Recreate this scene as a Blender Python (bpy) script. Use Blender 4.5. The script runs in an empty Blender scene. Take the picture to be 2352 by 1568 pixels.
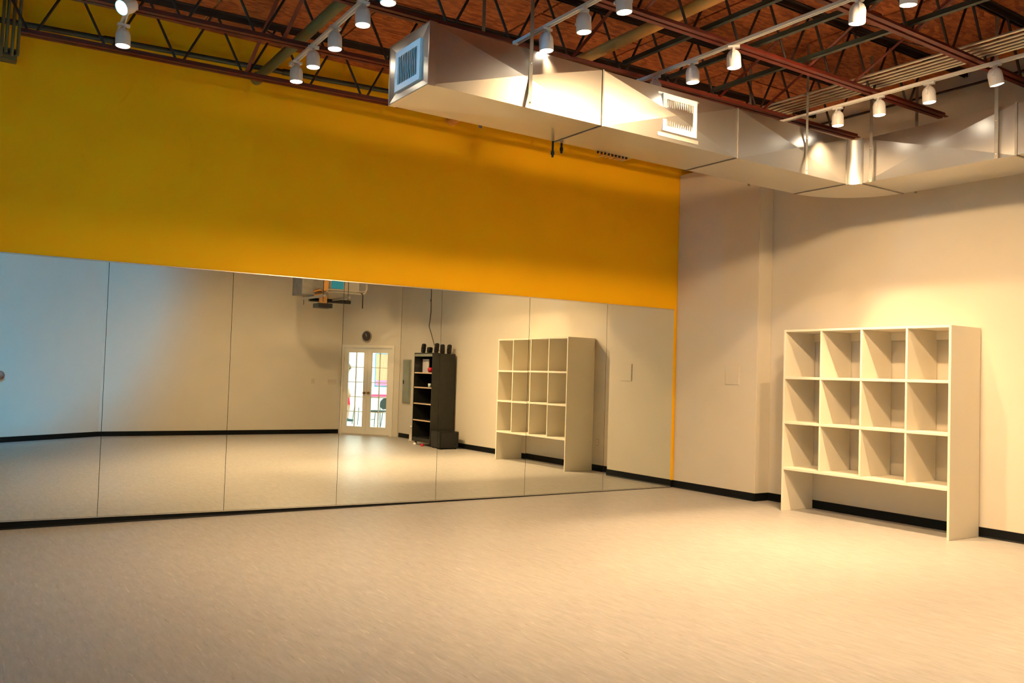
import bpy, bmesh, math, random
from mathutils import Vector, Matrix
random.seed(7)
PI = math.pi
S = bpy.context.scene
COL = S.collection

# ------------------------------------------------------------------ camera
cam = bpy.data.cameras.new('camera')
cam.sensor_fit = 'HORIZONTAL'; cam.sensor_width = 36.0; cam.lens = 36.0 * 1995.84 / 2352.0
cam.clip_start = 0.02; cam.clip_end = 200
camo = bpy.data.objects.new('camera', cam); COL.objects.link(camo)
_r = Vector((0.82996991, -0.55695969, 0.03075479)); _u = Vector((-0.04668345, -0.01441361, 0.99880574)); _f = Vector((0.55585125, 0.83041445, 0.03796366))
M = Matrix.Identity(4)
for i in range(3):
    M[i][0] = _r[i]; M[i][1] = _u[i]; M[i][2] = -_f[i]
M[0][3], M[1][3], M[2][3] = -8.57161, -8.72568, 1.47686
camo.matrix_world = M
S.camera = camo

# ------------------------------------------------------------------ world, exposure
w = bpy.data.worlds.new('world'); S.world = w; w.use_nodes = True
w.node_tree.nodes['Background'].inputs[0].default_value = (0.5, 0.45, 0.38, 1)
w.node_tree.nodes['Background'].inputs[1].default_value = 0.0
S.view_settings.view_transform = 'Standard'; S.view_settings.look = 'None'
S.view_settings.exposure = 0.5; S.view_settings.gamma = 1.0
S.view_settings.use_curve_mapping = False
cy = S.cycles
cy.use_denoising = True; cy.use_light_tree = False
cy.use_adaptive_sampling = True; cy.adaptive_threshold = 0.07; cy.adaptive_min_samples = 16
cy.max_bounces = 7; cy.diffuse_bounces = 4; cy.glossy_bounces = 4; cy.transmission_bounces = 6; cy.transparent_max_bounces = 12
cy.sample_clamp_indirect = 6.0; cy.blur_glossy = 0.6

WARM = (1.0, 0.67, 0.355)
E_DOWN, E_WALL, E_BLUE = 200.0, 190.0, 4500.0

# ------------------------------------------------------------------ materials
MATS = {}
def nodes(name):
    m = bpy.data.materials.new(name); m.use_nodes = True
    MATS[name] = m
    return m, m.node_tree.nodes, m.node_tree.links, m.node_tree.nodes['Principled BSDF']
def mat(name, col, rough=0.5, metal=0.0, var=0.06, scale=6.0, bump=0.0, spec=0.5, stretch=None, rvar=0.0):
    """plain paint / metal with fine procedural variation"""
    m, N, L, b = nodes(name)
    tc = N.new('ShaderNodeTexCoord'); mp = N.new('ShaderNodeMapping')
    L.new(tc.outputs['Object'], mp.inputs['Vector'])
    if stretch: mp.inputs['Scale'].default_value = stretch
    nz = N.new('ShaderNodeTexNoise'); nz.inputs['Scale'].default_value = scale; nz.inputs['Detail'].default_value = 6
    L.new(mp.outputs['Vector'], nz.inputs['Vector'])
    rp = N.new('ShaderNodeValToRGB')
    rp.color_ramp.elements[0].position = 0.3; rp.color_ramp.elements[1].position = 0.7
    rp.color_ramp.elements[0].color = tuple(max(0, c * (1 - var)) for c in col) + (1,)
    rp.color_ramp.elements[1].color = tuple(min(1, c * (1 + var)) for c in col) + (1,)
    L.new(nz.outputs['Fac'], rp.inputs['Fac']); L.new(rp.outputs['Color'], b.inputs['Base Color'])
    b.inputs['Roughness'].default_value = rough; b.inputs['Metallic'].default_value = metal
    b.inputs['Specular IOR Level'].default_value = spec
    if rvar:
        mr = N.new('ShaderNodeMapRange'); mr.inputs['To Min'].default_value = rough - rvar; mr.inputs['To Max'].default_value = rough + rvar
        L.new(nz.outputs['Fac'], mr.inputs['Value']); L.new(mr.outputs['Result'], b.inputs['Roughness'])
    if bump:
        bp = N.new('ShaderNodeBump'); bp.inputs['Strength'].default_value = bump; bp.inputs['Distance'].default_value = 0.01
        L.new(nz.outputs['Fac'], bp.inputs['Height']); L.new(bp.outputs['Normal'], b.inputs['Normal'])
    return m
def emis(name, col, strength):
    m, N, L, b = nodes(name)
    b.inputs['Base Color'].default_value = (0.8, 0.8, 0.8, 1)
    b.inputs['Emission Color'].default_value = tuple(col) + (1,); b.inputs['Emission Strength'].default_value = strength
    return m

mat('white_wall', (0.62, 0.56, 0.445), 0.75, var=0.02, scale=2.0)
mat('yellow_wall', (0.88, 0.44, 0.0012), 0.7, var=0.03, scale=1.5, spec=0.15)
mat('baseboard_rubber', (0.004, 0.0045, 0.0045), 0.5, var=0.2, spec=0.15)
mat('cubby_white', (0.76, 0.70, 0.565), 0.45, var=0.015, scale=3)
mat('cubby_edge', (0.86, 0.83, 0.77), 0.4, var=0.01)
mat('red_steel', (0.12, 0.012, 0.004), 0.55, var=0.25, scale=9)
mat('dark_steel', (0.026, 0.011, 0.006), 0.6, var=0.3, scale=9)
mat('green_pipe_paint', (0.028, 0.034, 0.022), 0.5, var=0.3, scale=5)
mat('drain_green', (0.13, 0.12, 0.05), 0.55, var=0.2, scale=3)
mat('kraft_pipe', (0.62, 0.30, 0.07), 0.65, var=0.15, scale=4)
mat('galvanised', (0.64, 0.61, 0.56), 0.31, 1.0, var=0.015, scale=2.5)
mat('galvanised_dull', (0.60, 0.57, 0.52), 0.42, 1.0, var=0.02, scale=3)
mat('flange_metal', (0.30, 0.28, 0.25), 0.55, 0.9, var=0.15, scale=10)
mat('conduit_metal', (0.62, 0.55, 0.42), 0.4, 0.7, var=0.08, scale=10)
mat('strap_metal', (0.36, 0.34, 0.30), 0.5, 0.8, var=0.15, scale=10)
mat('grille_white', (0.62, 0.60, 0.56), 0.4, var=0.02)
mat('track_white', (0.80, 0.76, 0.68), 0.4, var=0.02)
mat('lamp_white', (0.72, 0.70, 0.68), 0.35, var=0.02)
mat('black_void', (0.006, 0.005, 0.004), 0.9, var=0.2)
mat('mirror_rail', (0.80, 0.77, 0.70), 0.25, 1.0, var=0.03)
mat('black_laminate', (0.014, 0.014, 0.011), 0.35, var=0.3, scale=8)
mat('shelf_edge', (0.60, 0.42, 0.26), 0.5, var=0.1)
mat('grey_panel', (0.40, 0.44, 0.38), 0.35, 0.6, var=0.08)
mat('black_plastic', (0.012, 0.012, 0.012), 0.45, var=0.2)
mat('speaker_cloth', (0.02, 0.02, 0.019), 0.9, var=0.3, scale=120)
mat('paper_white', (0.78, 0.72, 0.66), 0.8, var=0.03)
mat('apple_red', (0.60, 0.01, 0.03), 0.3, var=0.1)
mat('glass_clear', (0.7, 0.8, 0.78), 0.1, var=0.05)
mat('door_white', (0.78, 0.73, 0.60), 0.45, var=0.015)
mat('brass', (0.35, 0.22, 0.09), 0.35, 1.0, var=0.1)
mat('plate_ivory', (0.55, 0.48, 0.38), 0.4, var=0.02)
mat('clock_face', (0.05, 0.035, 0.022), 0.4, var=0.15)
mat('clock_rim', (0.55, 0.45, 0.32), 0.3, 0.8, var=0.05)
mat('blue_reflection_paint', (0.02, 0.36, 0.72), 0.4, var=0.05)  # colour of blue light reflected off metal
mat('warm_lit_metal', (0.75, 0.42, 0.16), 0.3, 1.0, var=0.1)  # bare metal with warm lamplight put into its colour
mat('lobby_paint', (0.86, 0.88, 0.86), 0.7, var=0.01)
mat('lobby_tile', (0.72, 0.73, 0.66), 0.4, var=0.03)
mat('pink_rail', (0.80, 0.10, 0.25), 0.5, var=0.05)
mat('skin', (0.55, 0.30, 0.16), 0.55, var=0.04)
mat('hair_brown', (0.10, 0.06, 0.025), 0.6, var=0.3, scale=60, stretch=(1, 1, 0.2))
mat('shirt_white', (0.82, 0.83, 0.84), 0.85, var=0.02)
mat('shorts_red', (0.70, 0.02, 0.04), 0.8, var=0.05)
mat('shoe_dark', (0.03, 0.06, 0.07), 0.6, var=0.2)
mat('chair_dark', (0.02, 0.035, 0.03), 0.5, var=0.2)
mat('chair_metal', (0.10, 0.14, 0.12), 0.4, 0.5, var=0.1)
mat('seat_pale', (0.75, 0.76, 0.73), 0.5, var=0.03)
mat('brown_red', (0.35, 0.07, 0.03), 0.5, var=0.1)
emis('lens_warm', (1.0, 0.90, 0.72), 14.0)
emis('lens_blue', (0.15, 0.75, 1.0), 10.0)
for _n in ('lens_warm', 'lens_blue'): MATS[_n].cycles.emission_sampling = 'NONE'
emis('lobby_glow', (0.92, 1.0, 0.97), 27.0)  # glow standing in for the lobby's daylight

def floor_material():
    m, N, L, b = nodes('vinyl_floor')
    tc = N.new('ShaderNodeTexCoord')
    def noise(sc, stretch, det=5, rough=0.6, dist=0.0):
        mp = N.new('ShaderNodeMapping'); mp.inputs['Scale'].default_value = stretch
        L.new(tc.outputs['Object'], mp.inputs['Vector'])
        n = N.new('ShaderNodeTexNoise'); n.inputs['Scale'].default_value = sc; n.inputs['Detail'].default_value = det
        n.inputs['Roughness'].default_value = rough; n.inputs['Distortion'].default_value = dist
        L.new(mp.outputs['Vector'], n.inputs['Vector']); return n
    def ramp(n, p0, c0, p1, c1):
        r = N.new('ShaderNodeValToRGB'); e = r.color_ramp.elements
        e[0].position, e[0].color, e[1].position, e[1].color = p0, c0, p1, c1
        L.new(n.outputs['Fac'], r.inputs['Fac']); return r
    base = ramp(noise(6.0, (4.5, 0.8, 1), 8, 0.72, 0.4), 0.34, (0.35, 0.332, 0.305, 1), 0.68, (0.46, 0.440, 0.410, 1))
    lt = ramp(noise(8.0, (6.5, 0.8, 1), 5, 0.6, 0.5), 0.585, (0, 0, 0, 1), 0.74, (1, 1, 1, 1))
    dk = ramp(noise(9.0, (5.5, 0.8, 1), 5, 0.62, 0.6), 0.60, (0, 0, 0, 1), 0.78, (1, 1, 1, 1))
    m1 = N.new('ShaderNodeMixRGB'); m1.inputs['Color2'].default_value = (0.57, 0.54, 0.49, 1)
    s1 = N.new('ShaderNodeMath'); s1.operation = 'MULTIPLY'; s1.inputs[1].default_value = 0.9
    L.new(lt.outputs['Color'], s1.inputs[0]); L.new(s1.outputs[0], m1.inputs['Fac']); L.new(base.outputs['Color'], m1.inputs['Color1'])
    m2 = N.new('ShaderNodeMixRGB'); m2.inputs['Color2'].default_value = (0.20, 0.18, 0.16, 1)
    s2 = N.new('ShaderNodeMath'); s2.operation = 'MULTIPLY'; s2.inputs[1].default_value = 0.75
    L.new(dk.outputs['Color'], s2.inputs[0]); L.new(s2.outputs[0], m2.inputs['Fac']); L.new(m1.outputs['Color'], m2.inputs['Color1'])
    L.new(m2.outputs['Color'], b.inputs['Base Color'])
    b.inputs['Roughness'].default_value = 0.36; b.inputs['Specular IOR Level'].default_value = 0.35
floor_material()
def osb_material():
    m, N, L, b = nodes('osb_board')
    tc = N.new('ShaderNodeTexCoord'); mp = N.new('ShaderNodeMapping'); mp.inputs['Scale'].default_value = (14, 40, 14)
    L.new(tc.outputs['Object'], mp.inputs['Vector'])
    v = N.new('ShaderNodeTexVoronoi'); v.inputs['Scale'].default_value = 1.0
    nz = N.new('ShaderNodeTexNoise'); nz.inputs['Scale'].default_value = 2.0; nz.inputs['Detail'].default_value = 4
    L.new(tc.outputs['Object'], nz.inputs['Vector'])
    mx = N.new('ShaderNodeMixRGB'); mx.blend_type = 'LINEAR_LIGHT'; mx.inputs['Fac'].default_value = 0.3
    L.new(mp.outputs['Vector'], mx.inputs['Color1']); L.new(nz.outputs['Color'], mx.inputs['Color2'])
    L.new(mx.outputs['Color'], v.inputs['Vector'])
    hs = N.new('ShaderNodeSeparateColor'); L.new(v.outputs['Color'], hs.inputs['Color'])
    rp = N.new('ShaderNodeValToRGB'); e = rp.color_ramp.elements
    e[0].position = 0.0; e[0].color = (0.22, 0.044, 0.008, 1); e[1].position = 1.0; e[1].color = (0.48, 0.125, 0.026, 1)
    L.new(hs.outputs['Red'], rp.inputs['Fac']); L.new(rp.outputs['Color'], b.inputs['Base Color'])
    b.inputs['Roughness'].default_value = 0.8
osb_material()
mat('deck_clip', (0.50, 0.36, 0.12), 0.6, var=0.1)
def mirror_material():
    m, N, L, b = nodes('mirror_glass')
    b.inputs['Metallic'].default_value = 1.0; b.inputs['Roughness'].default_value = 0.0
    tc = N.new('ShaderNodeTexCoord'); nz = N.new('ShaderNodeTexNoise'); nz.inputs['Scale'].default_value = 0.7
    L.new(tc.outputs['Object'], nz.inputs['Vector'])
    rp = N.new('ShaderNodeValToRGB'); rp.color_ramp.elements[0].color = (0.87, 0.90, 0.83, 1); rp.color_ramp.elements[1].color = (0.885, 0.915, 0.85, 1)
    L.new(nz.outputs['Fac'], rp.inputs['Fac']); L.new(rp.outputs['Color'], b.inputs['Base Color'])
mirror_material()
def pane_material():
    m, N, L, b = nodes('door_glass')
    out = [n for n in N if n.type == 'OUTPUT_MATERIAL'][0]
    t = N.new('ShaderNodeBsdfTransparent'); t.inputs[0].default_value = (0.95, 0.98, 0.96, 1)
    g = N.new('ShaderNodeBsdfGlossy'); g.inputs['Roughness'].default_value = 0.02
    fr = N.new('ShaderNodeFresnel'); fr.inputs['IOR'].default_value = 1.45
    mx = N.new('ShaderNodeMixShader'); L.new(fr.outputs[0], mx.inputs['Fac']); L.new(t.outputs[0], mx.inputs[1]); L.new(g.outputs[0], mx.inputs[2])
    L.new(mx.outputs[0], out.inputs['Surface'])
pane_material()
def poster_material():
    m, N, L, b = nodes('poster_print')
    tc = N.new('ShaderNodeTexCoord'); wv = N.new('ShaderNodeTexWave'); wv.inputs['Scale'].default_value = 9; wv.inputs['Distortion'].default_value = 2.0
    L.new(tc.outputs['Object'], wv.inputs['Vector'])
    rp = N.new('ShaderNodeValToRGB'); e = rp.color_ramp.elements
    e[0].color = (0.85, 0.45, 0.05, 1); e[1].color = (0.9, 0.85, 0.35, 1); x = e.new(0.5); x.color = (0.9, 0.25, 0.45, 1)
    L.new(wv.outputs['Color'], rp.inputs['Fac']); L.new(rp.outputs['Color'], b.inputs['Base Color'])
poster_material()
mat('poster_pink', (0.9, 0.3, 0.6), 0.6); mat('poster_blue', (0.1, 0.35, 0.6), 0.5)

# ------------------------------------------------------------------ mesh helpers
class MB:
    """collects boxes, tubes, lathes into one mesh; verts are in the parent's local frame after subtracting off"""
    def __init__(s, off=(0, 0, 0)): s.v = []; s.f = []; s.off = Vector(off); s.smooth = []; s.mi = []
    def _add(s, vs, fs, smooth=False, mi=0):
        n = len(s.v); s.v += [tuple(Vector(p) - s.off) for p in vs]
        for f in fs: s.f.append([i + n for i in f]); s.smooth.append(smooth); s.mi.append(mi)
        return s
    def box(s, a, b, mi=0):
        x0, y0, z0 = [min(p, q) for p, q in zip(a, b)]; x1, y1, z1 = [max(p, q) for p, q in zip(a, b)]
        vs = [(x0,y0,z0),(x1,y0,z0),(x1,y1,z0),(x0,y1,z0),(x0,y0,z1),(x1,y0,z1),(x1,y1,z1),(x0,y1,z1)]
        return s._add(vs, [(0,3,2,1),(4,5,6,7),(0,1,5,4),(1,2,6,5),(2,3,7,6),(3,0,4,7)], mi=mi)
    def beam(s, p0, p1, wv, hv):
        """bar from p0 to p1 with half-extent vectors wv, hv"""
        p0, p1, wv, hv = Vector(p0), Vector(p1), Vector(wv), Vector(hv)
        vs = [p0-wv-hv, p0+wv-hv, p0+wv+hv, p0-wv+hv, p1-wv-hv, p1+wv-hv, p1+wv+hv, p1-wv+hv]
        return s._add(vs, [(0,1,2,3),(7,6,5,4),(0,4,5,1),(1,5,6,2),(2,6,7,3),(3,7,4,0)])
    def flat(s, p0, p1, wid, thick, up=(0, 0, 1)):
        p0, p1 = Vector(p0), Vector(p1); d = (p1 - p0).normalized(); a = d.cross(Vector(up)).normalized(); b = a.cross(d)
        return s.beam(p0, p1, a * wid / 2, b * thick / 2)
    def tube(s, pts, r, n=10, cap=True):
        pts = [Vector(p) for p in pts]; rs = r if isinstance(r, (list, tuple)) else [r] * len(pts)
        vs = []; fs = []
        d0 = (pts[1] - pts[0]).normalized(); ref = Vector((0, 0, 1)) if abs(d0.z) < 0.9 else Vector((1, 0, 0))
        for i, p in enumerate(pts):
            if i == 0: d = pts[1] - pts[0]
            elif i == len(pts) - 1: d = pts[-1] - pts[-2]
            else: d = (pts[i+1] - p).normalized() + (p - pts[i-1]).normalized()
            d.normalize(); a = d.cross(ref)
            if a.length < 1e-4: a = d.cross(Vector((0, 1, 0)))
            a.normalize(); b = a.cross(d)
            for k in range(n):
                t = 2 * PI * k / n; vs.append(p + a * math.cos(t) * rs[i] + b * math.sin(t) * rs[i])
        for i in range(len(pts) - 1):
            for k in range(n):
                k2 = (k + 1) % n; fs.append((i*n+k, i*n+k2, (i+1)*n+k2, (i+1)*n+k))
        s._add(vs, fs, True)
        if cap:
            m = len(vs); s._add(vs[:n], [tuple(range(n))[::-1]]); s._add(vs[m-n:], [tuple(range(n))])
        return s
    def lathe(s, prof, c=(0, 0, 0), n=24, axis=(0, 0, 1)):
        """profile of (radius, height) around axis through c"""
        c = Vector(c); ax = Vector(axis).normalized(); a = ax.orthogonal().normalized(); b = ax.cross(a)
        vs = []; fs = []
        for r, h in prof:
            for k in range(n):
                t = 2*PI*k/n; vs.append(c + ax*h + a*math.cos(t)*max(r, 1e-4) + b*math.sin(t)*max(r, 1e-4))
        for i in range(len(prof)-1):
            for k in range(n):
                k2 = (k+1) % n; fs.append((i*n+k, i*n+k2, (i+1)*n+k2, (i+1)*n+k))
        return s._add(vs, fs, True)
    def quad(s, a, b, c, d): return s._add([a, b, c, d], [(0, 1, 2, 3)])
    def xface(s, a, b, c, d, h):
        """a sheet-metal panel with a cross break: centre raised by h along its normal"""
        a, b, c, d = map(Vector, (a, b, c, d)); nrm = (b - a).cross(d - a).normalized(); m = (a + b + c + d) / 4 + nrm * h
        return s._add([a, b, c, d, m], [(0, 1, 4), (1, 2, 4), (2, 3, 4), (3, 0, 4)])
    def poly(s, pts, z0, z1):
        n = len(pts); vs = [(x, y, z0) for x, y in pts] + [(x, y, z1) for x, y in pts]
        fs = [tuple(range(n))[::-1], tuple(range(n, 2*n))] + [(i, (i+1) % n, n+(i+1) % n, n+i) for i in range(n)]
        return s._add(vs, fs)
    def mesh(s, name, mats):
        me = bpy.data.meshes.new(name); me.from_pydata(s.v, [], s.f)
        for m in (mats if isinstance(mats, (list, tuple)) else [mats]): me.materials.append(MATS[m])
        for p, sm, mi in zip(me.polygons, s.smooth, s.mi): p.use_smooth = sm; p.material_index = mi
        me.update(); return me
    def build(s, name, mats, parent=None):
        o = bpy.data.objects.new(name, s.mesh(name, mats)); COL.objects.link(o)
        if parent: o.parent = parent
        return o

def bevel(o, width=0.003, seg=2):
    bm = bmesh.new(); bm.from_mesh(o.data)
    bmesh.ops.remove_doubles(bm, verts=bm.verts, dist=1e-5)
    bmesh.ops.bevel(bm, geom=[e for e in bm.edges if len(e.link_faces) == 2 and e.calc_face_angle(0) > 0.6], offset=width, segments=seg, affect='EDGES', clamp_overlap=True)
    bm.to_mesh(o.data); bm.free(); return o
def tag(o, label, cat, group=None):
    o['label'] = label; o['category'] = cat
    if group: o['group'] = group
    return o
def thing(name, label, cat, loc=(0, 0, 0), group=None, rot=(0, 0, 0)):
    o = bpy.data.objects.new(name, None); COL.objects.link(o); o.empty_display_size = 0.1
    o.location = loc; o.rotation_euler = rot
    return tag(o, label, cat, group)
def struct(o): o['kind'] = 'structure'; return o

# ------------------------------------------------------------------ room shell
XR, JS, ZD = 0.2528, -1.428, 4.76          # right wall, pilaster depth, underside of the roof deck
YB = -10.2
room = [(XR, 0), (-8.85, 0), (-8.85, -8.98), (-7.6, -8.98), (-5.72, YB), (-0.66, YB), (0.22, -9.0), (XR, -8.95)]
o = struct(MB().poly(room, -0.05, 0.0).build('floor', 'vinyl_floor'))
# roof deck with its boards
root = bpy.data.objects.new('ceiling', None); COL.objects.link(root); struct(root); root.location = (-5, -5, ZD)
MB(root.location).box((-8.97, -10.4, ZD + 0.022), (0.45, 0.15, ZD + 0.10)).build('deck_backing', 'deck_clip', root)
bm_ = MB().box((0, 0, 0), (1.195, 2.41, 0.022)).mesh('deck_board', 'osb_board')
for i in range(8):
    for j in range(5):
        x = -8.97 + i * 1.22 - (0.0); y = 0.10 - 2.44 * (j + 1) + (0.6 if i % 2 else 0)
        d = bpy.data.objects.new('deck_board', bm_); COL.objects.link(d); d.parent = root
        d.location = Vector((x, y, ZD)) - root.location
T = 0.12
struct(MB().box((-8.85, 0, -0.05), (XR + 0.2, T, ZD + 0.1)).build('wall_front', 'yellow_wall'))
struct(MB().box((XR, -9.04, -0.05), (XR + T, 0, ZD + 0.02)).build('wall_right', 'white_wall'))
struct(bevel(MB().box((0, JS, 0), (XR - 0.001, -0.001, 4.32)).build('wall_pilaster', 'white_wall'), 0.006))
struct(MB().poly([(-5.72, YB), (-0.66, YB), (-0.66 - 0.02, YB - T), (-5.76, YB - T)], -0.05, ZD + 0.02).build('wall_back', 'white_wall'))
struct(MB().poly([(-7.6, -8.98), (-5.72, YB), (-5.76, YB - T), (-7.66, -8.98 - T)], -0.05, ZD + 0.02).build('wall_back_angle', 'white_wall'))
struct(MB().poly([(-8.85, -8.98), (-7.6, -8.98), (-7.66, -8.98 - T), (-8.85, -8.98 - T)], -0.05, ZD + 0.02).build('wall_back_left', 'white_wall'))
struct(MB().box((-8.85 - T, -9.1, -0.05), (-8.85, T, ZD + 0.1)).build('wall_left', 'white_wall'))
# angled wall with the double doors
A = Vector((-0.66, YB, 0)); B = Vector((0.22, -9.0, 0)); DL = (B - A).length; D = (B - A).normalized(); NI = Vector((-D.y, D.x, 0))
def dg(t, n, z): return A + D * t + NI * n + Vector((0, 0, z))
def dbox(mb, t0, t1, n0, n1, z0, z1):
    vs = [dg(t, n, z) for z in (z0, z1) for (t, n) in ((t0, n0), (t1, n0), (t1, n1), (t0, n1))]
    return mb._add(vs, [(0,3,2,1),(4,5,6,7),(0,1,5,4),(1,2,6,5),(2,3,7,6),(3,0,4,7)])
T0, T1, DH = 0.07, 1.32, 1.985
m = MB(); dbox(m, -0.06, T0, -T, 0, -0.05, ZD); dbox(m, T1, DL + 0.03, -T, 0, -0.05, ZD); dbox(m, T0, T1, -T, 0, DH, ZD)
struct(m.build('wall_door', 'white_wall'))
# baseboards
HB, TB = 0.097, 0.006
def base(name, p, q):
    p, q = Vector(p + (0,)), Vector(q + (0,)); d = (q - p).normalized(); n = Vector((-d.y, d.x, 0)) * TB
    m = MB(); m._add([p, q, q + n, p + n] + [v + Vector((0, 0, HB)) for v in (p, q, q + n, p + n)], [(0,3,2,1),(4,5,6,7),(0,1,5,4),(1,2,6,5),(2,3,7,6),(3,0,4,7)])
    # rounded cove toe
    m._add([p, q, q + n * 2.6, p + n * 2.6, q + n + Vector((0, 0, 0.014)), p + n + Vector((0, 0, 0.014))], [(0,1,2,3),(3,2,4,5),(0,3,5),(1,4,2)])
    return struct(m.build(name, 'baseboard_rubber'))
base('baseboard_front', (0, 0), (-8.85, 0))
base('baseboard_right', (XR, -8.94), (XR, JS - 0.0))
base('baseboard_pilaster', (0, JS), (0, 0))
m = MB().box((-TB, JS - TB, 0), (XR, JS, HB)); struct(m.build('baseboard_pilaster_return', 'baseboard_rubber'))
base('baseboard_back', (-5.72, YB), (-0.67, YB))
base('baseboard_back_angle', (-7.6, -8.98), (-5.72, YB))
base('baseboard_back_left', (-8.85, -8.98), (-7.6, -8.98))

# ------------------------------------------------------------------ door leaves, casing
def lerp(a, b, t): return a + (b - a) * t
cas = MB()
dbox(cas, T0 - 0.06, T0, 0, 0.018, 0, DH + 0.06); dbox(cas, T1, T1 + 0.06, 0, 0.018, 0, DH + 0.06); dbox(cas, T0, T1, 0, 0.018, DH, DH + 0.06)
dbox(cas, T0, T0 + 0.015, -T, 0, 0, DH); dbox(cas, T1 - 0.015, T1, -T, 0, 0, DH); dbox(cas, T0 + 0.015, T1 - 0.015, -T, 0, DH - 0.015, DH)
struct(cas.build('trim_1', 'door_white'))
th = MB(); dbox(th, T0 + 0.015, T1 - 0.015, -T, 0.02, 0, 0.018); struct(th.build('trim_2', 'plate_ivory'))
TM = (T0 + T1) / 2
for k, (a, b) in enumerate(((T0 + 0.017, TM - 0.002), (TM + 0.002, T1 - 0.017))):
    root = bpy.data.objects.new('door_%d' % (k + 1), None); COL.objects.link(root); struct(root); root.location = dg((a + b) / 2, -0.03, 0.02)
    off = root.location; n0, n1 = -0.05, -0.012; z0, z1 = 0.02, DH - 0.018
    st = 0.10; pb, pt = 0.185, z1 - 0.095
    for (u0, u1) in ((a, a + st), (b - st, b)): dbox(MB(off), u0, u1, n0, n1, z0, z1).build('stile', 'door_white', root)
    dbox(MB(off), a + st, b - st, n0, n1, z0, pb).build('bottom_rail', 'door_white', root)
    dbox(MB(off), a + st, b - st, n0, n1, pt, z1).build('top_rail', 'door_white', root)
    um = (a + b) / 2
    dbox(MB(off), um - 0.009, um + 0.009, n0 + 0.006, n1 - 0.006, pb, pt).build('glazing_bar', 'door_white', root)
    for r_ in range(1, 5):
        z = lerp(pb, pt, r_ / 5)
        for (u0, u1) in ((a + st, um - 0.009), (um + 0.009, b - st)):
            dbox(MB(off), u0, u1, n0 + 0.006, n1 - 0.006, z - 0.008, z + 0.008).build('glazing_bar', 'door_white', root)
    for r_ in range(5):
        za, zb = lerp(pb, pt, r_ / 5), lerp(pb, pt, (r_ + 1) / 5)
        for (u0, u1) in ((a + st, um - 0.009), (um + 0.009, b - st)):
            dbox(MB(off), u0, u1, -0.033, -0.029, za + 0.008, zb - 0.008).build('pane', 'door_glass', root)
    ku = b - 0.05 if k == 0 else a + 0.05
    kn = MB(off); kn.lathe([(0.026, 0.0), (0.026, 0.006), (0.010, 0.010), (0.010, 0.035), (0.024, 0.042), (0.028, 0.056), (0.020, 0.068), (0.0, 0.071)], dg(ku, n1, 0.955), 14, NI)
    kn.build('knob', 'brass', root)
    hu = a - 0.006 if k == 0 else b + 0.006
    for hz in (0.28, 1.0, 1.72):
        MB(off).tube([dg(hu, n1 + 0.006, hz - 0.045), dg(hu, n1 + 0.006, hz + 0.045)], 0.006, 8).build('hinge', 'brass', root)

# ------------------------------------------------------------------ mirror wall
SX = [-0.055, -1.257, -2.490, -3.720, -4.918, -6.095, -7.232, -8.440, -8.838]
ZT = [2.434, 2.429, 2.424, 2.419, 2.412, 2.405, 2.398, 2.391, 2.384]
ZB = [0.016, 0.018, 0.021, 0.028, 0.040, 0.054, 0.069, 0.083, 0.095]
ML = ['rightmost wall mirror beside the corner, reflecting the plain white pilaster',
      'wall mirror reflecting most of the white cubby unit, second from the corner',
      'wall mirror reflecting the side of the black tower and one end of the cubbies',
      'wall mirror reflecting the glazed double doors and the wall clock',
      'wall mirror reflecting bare wall with light switches, left of the door reflection',
      'wall mirror reflecting only bare cream wall, second from the left edge',
      'leftmost wall mirror, tinted blue and cut by the left edge of the photo',
      'wall mirror beyond the left edge of the photo']
for k in range(8):
    g = 0.0022; xa, xb = SX[k] - g, SX[k + 1] + g; root_y = -0.012
    vs = [(xb, -0.0065, ZB[k+1]), (xa, -0.0065, ZB[k]), (xa, -0.0065, ZT[k]), (xb, -0.0065, ZT[k+1]),
          (xb, root_y, ZB[k+1]), (xa, root_y, ZB[k]), (xa, root_y, ZT[k]), (xb, root_y, ZT[k+1])]
    c = Vector(((xa + xb) / 2, -0.009, ZB[k]))
    m = MB(c); m._add(vs, [(0,3,2,1),(4,5,6,7),(0,1,5,4),(1,2,6,5),(2,3,7,6),(3,0,4,7)])
    lab = ML[k]
    o = m.build('wall_mirror', 'mirror_glass'); o.location = c
    if k: MB(c).box((SX[k] - 0.0045, -0.0063, ZB[k] + 0.002), (SX[k] + 0.0045, -0.003, ZT[k] - 0.002)).build('seam_shade', 'black_void', o)  # dark strip standing in for the shade deep in the seam
    o.rotation_euler.x = [0, 0, -0.0008, 0, 0, 0, 0, 0][k]      # hung a hair out of plane
    tag(o, lab, 'mirror', 'wall mirror panels')
# metal channels holding the glass
for nm, zz, dz, lab in (('mirror_top_rail', ZT, 0.0055, 'thin metal channel along the top edge of the wall mirrors'), ('mirror_bottom_rail', ZB, -0.0055, 'thin metal channel along the bottom edge of the wall mirrors')):
    m = MB((SX[4], 0, zz[4]))
    for k in range(8): m.beam((SX[k], -0.0095, zz[k] + dz), (SX[k + 1], -0.0095, zz[k + 1] + dz), (0, 0.008, 0), (0, 0, 0.004))
    o = m.build(nm, 'mirror_rail'); o.location = (SX[4], 0, zz[4]); tag(o, lab, 'rail')

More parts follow.
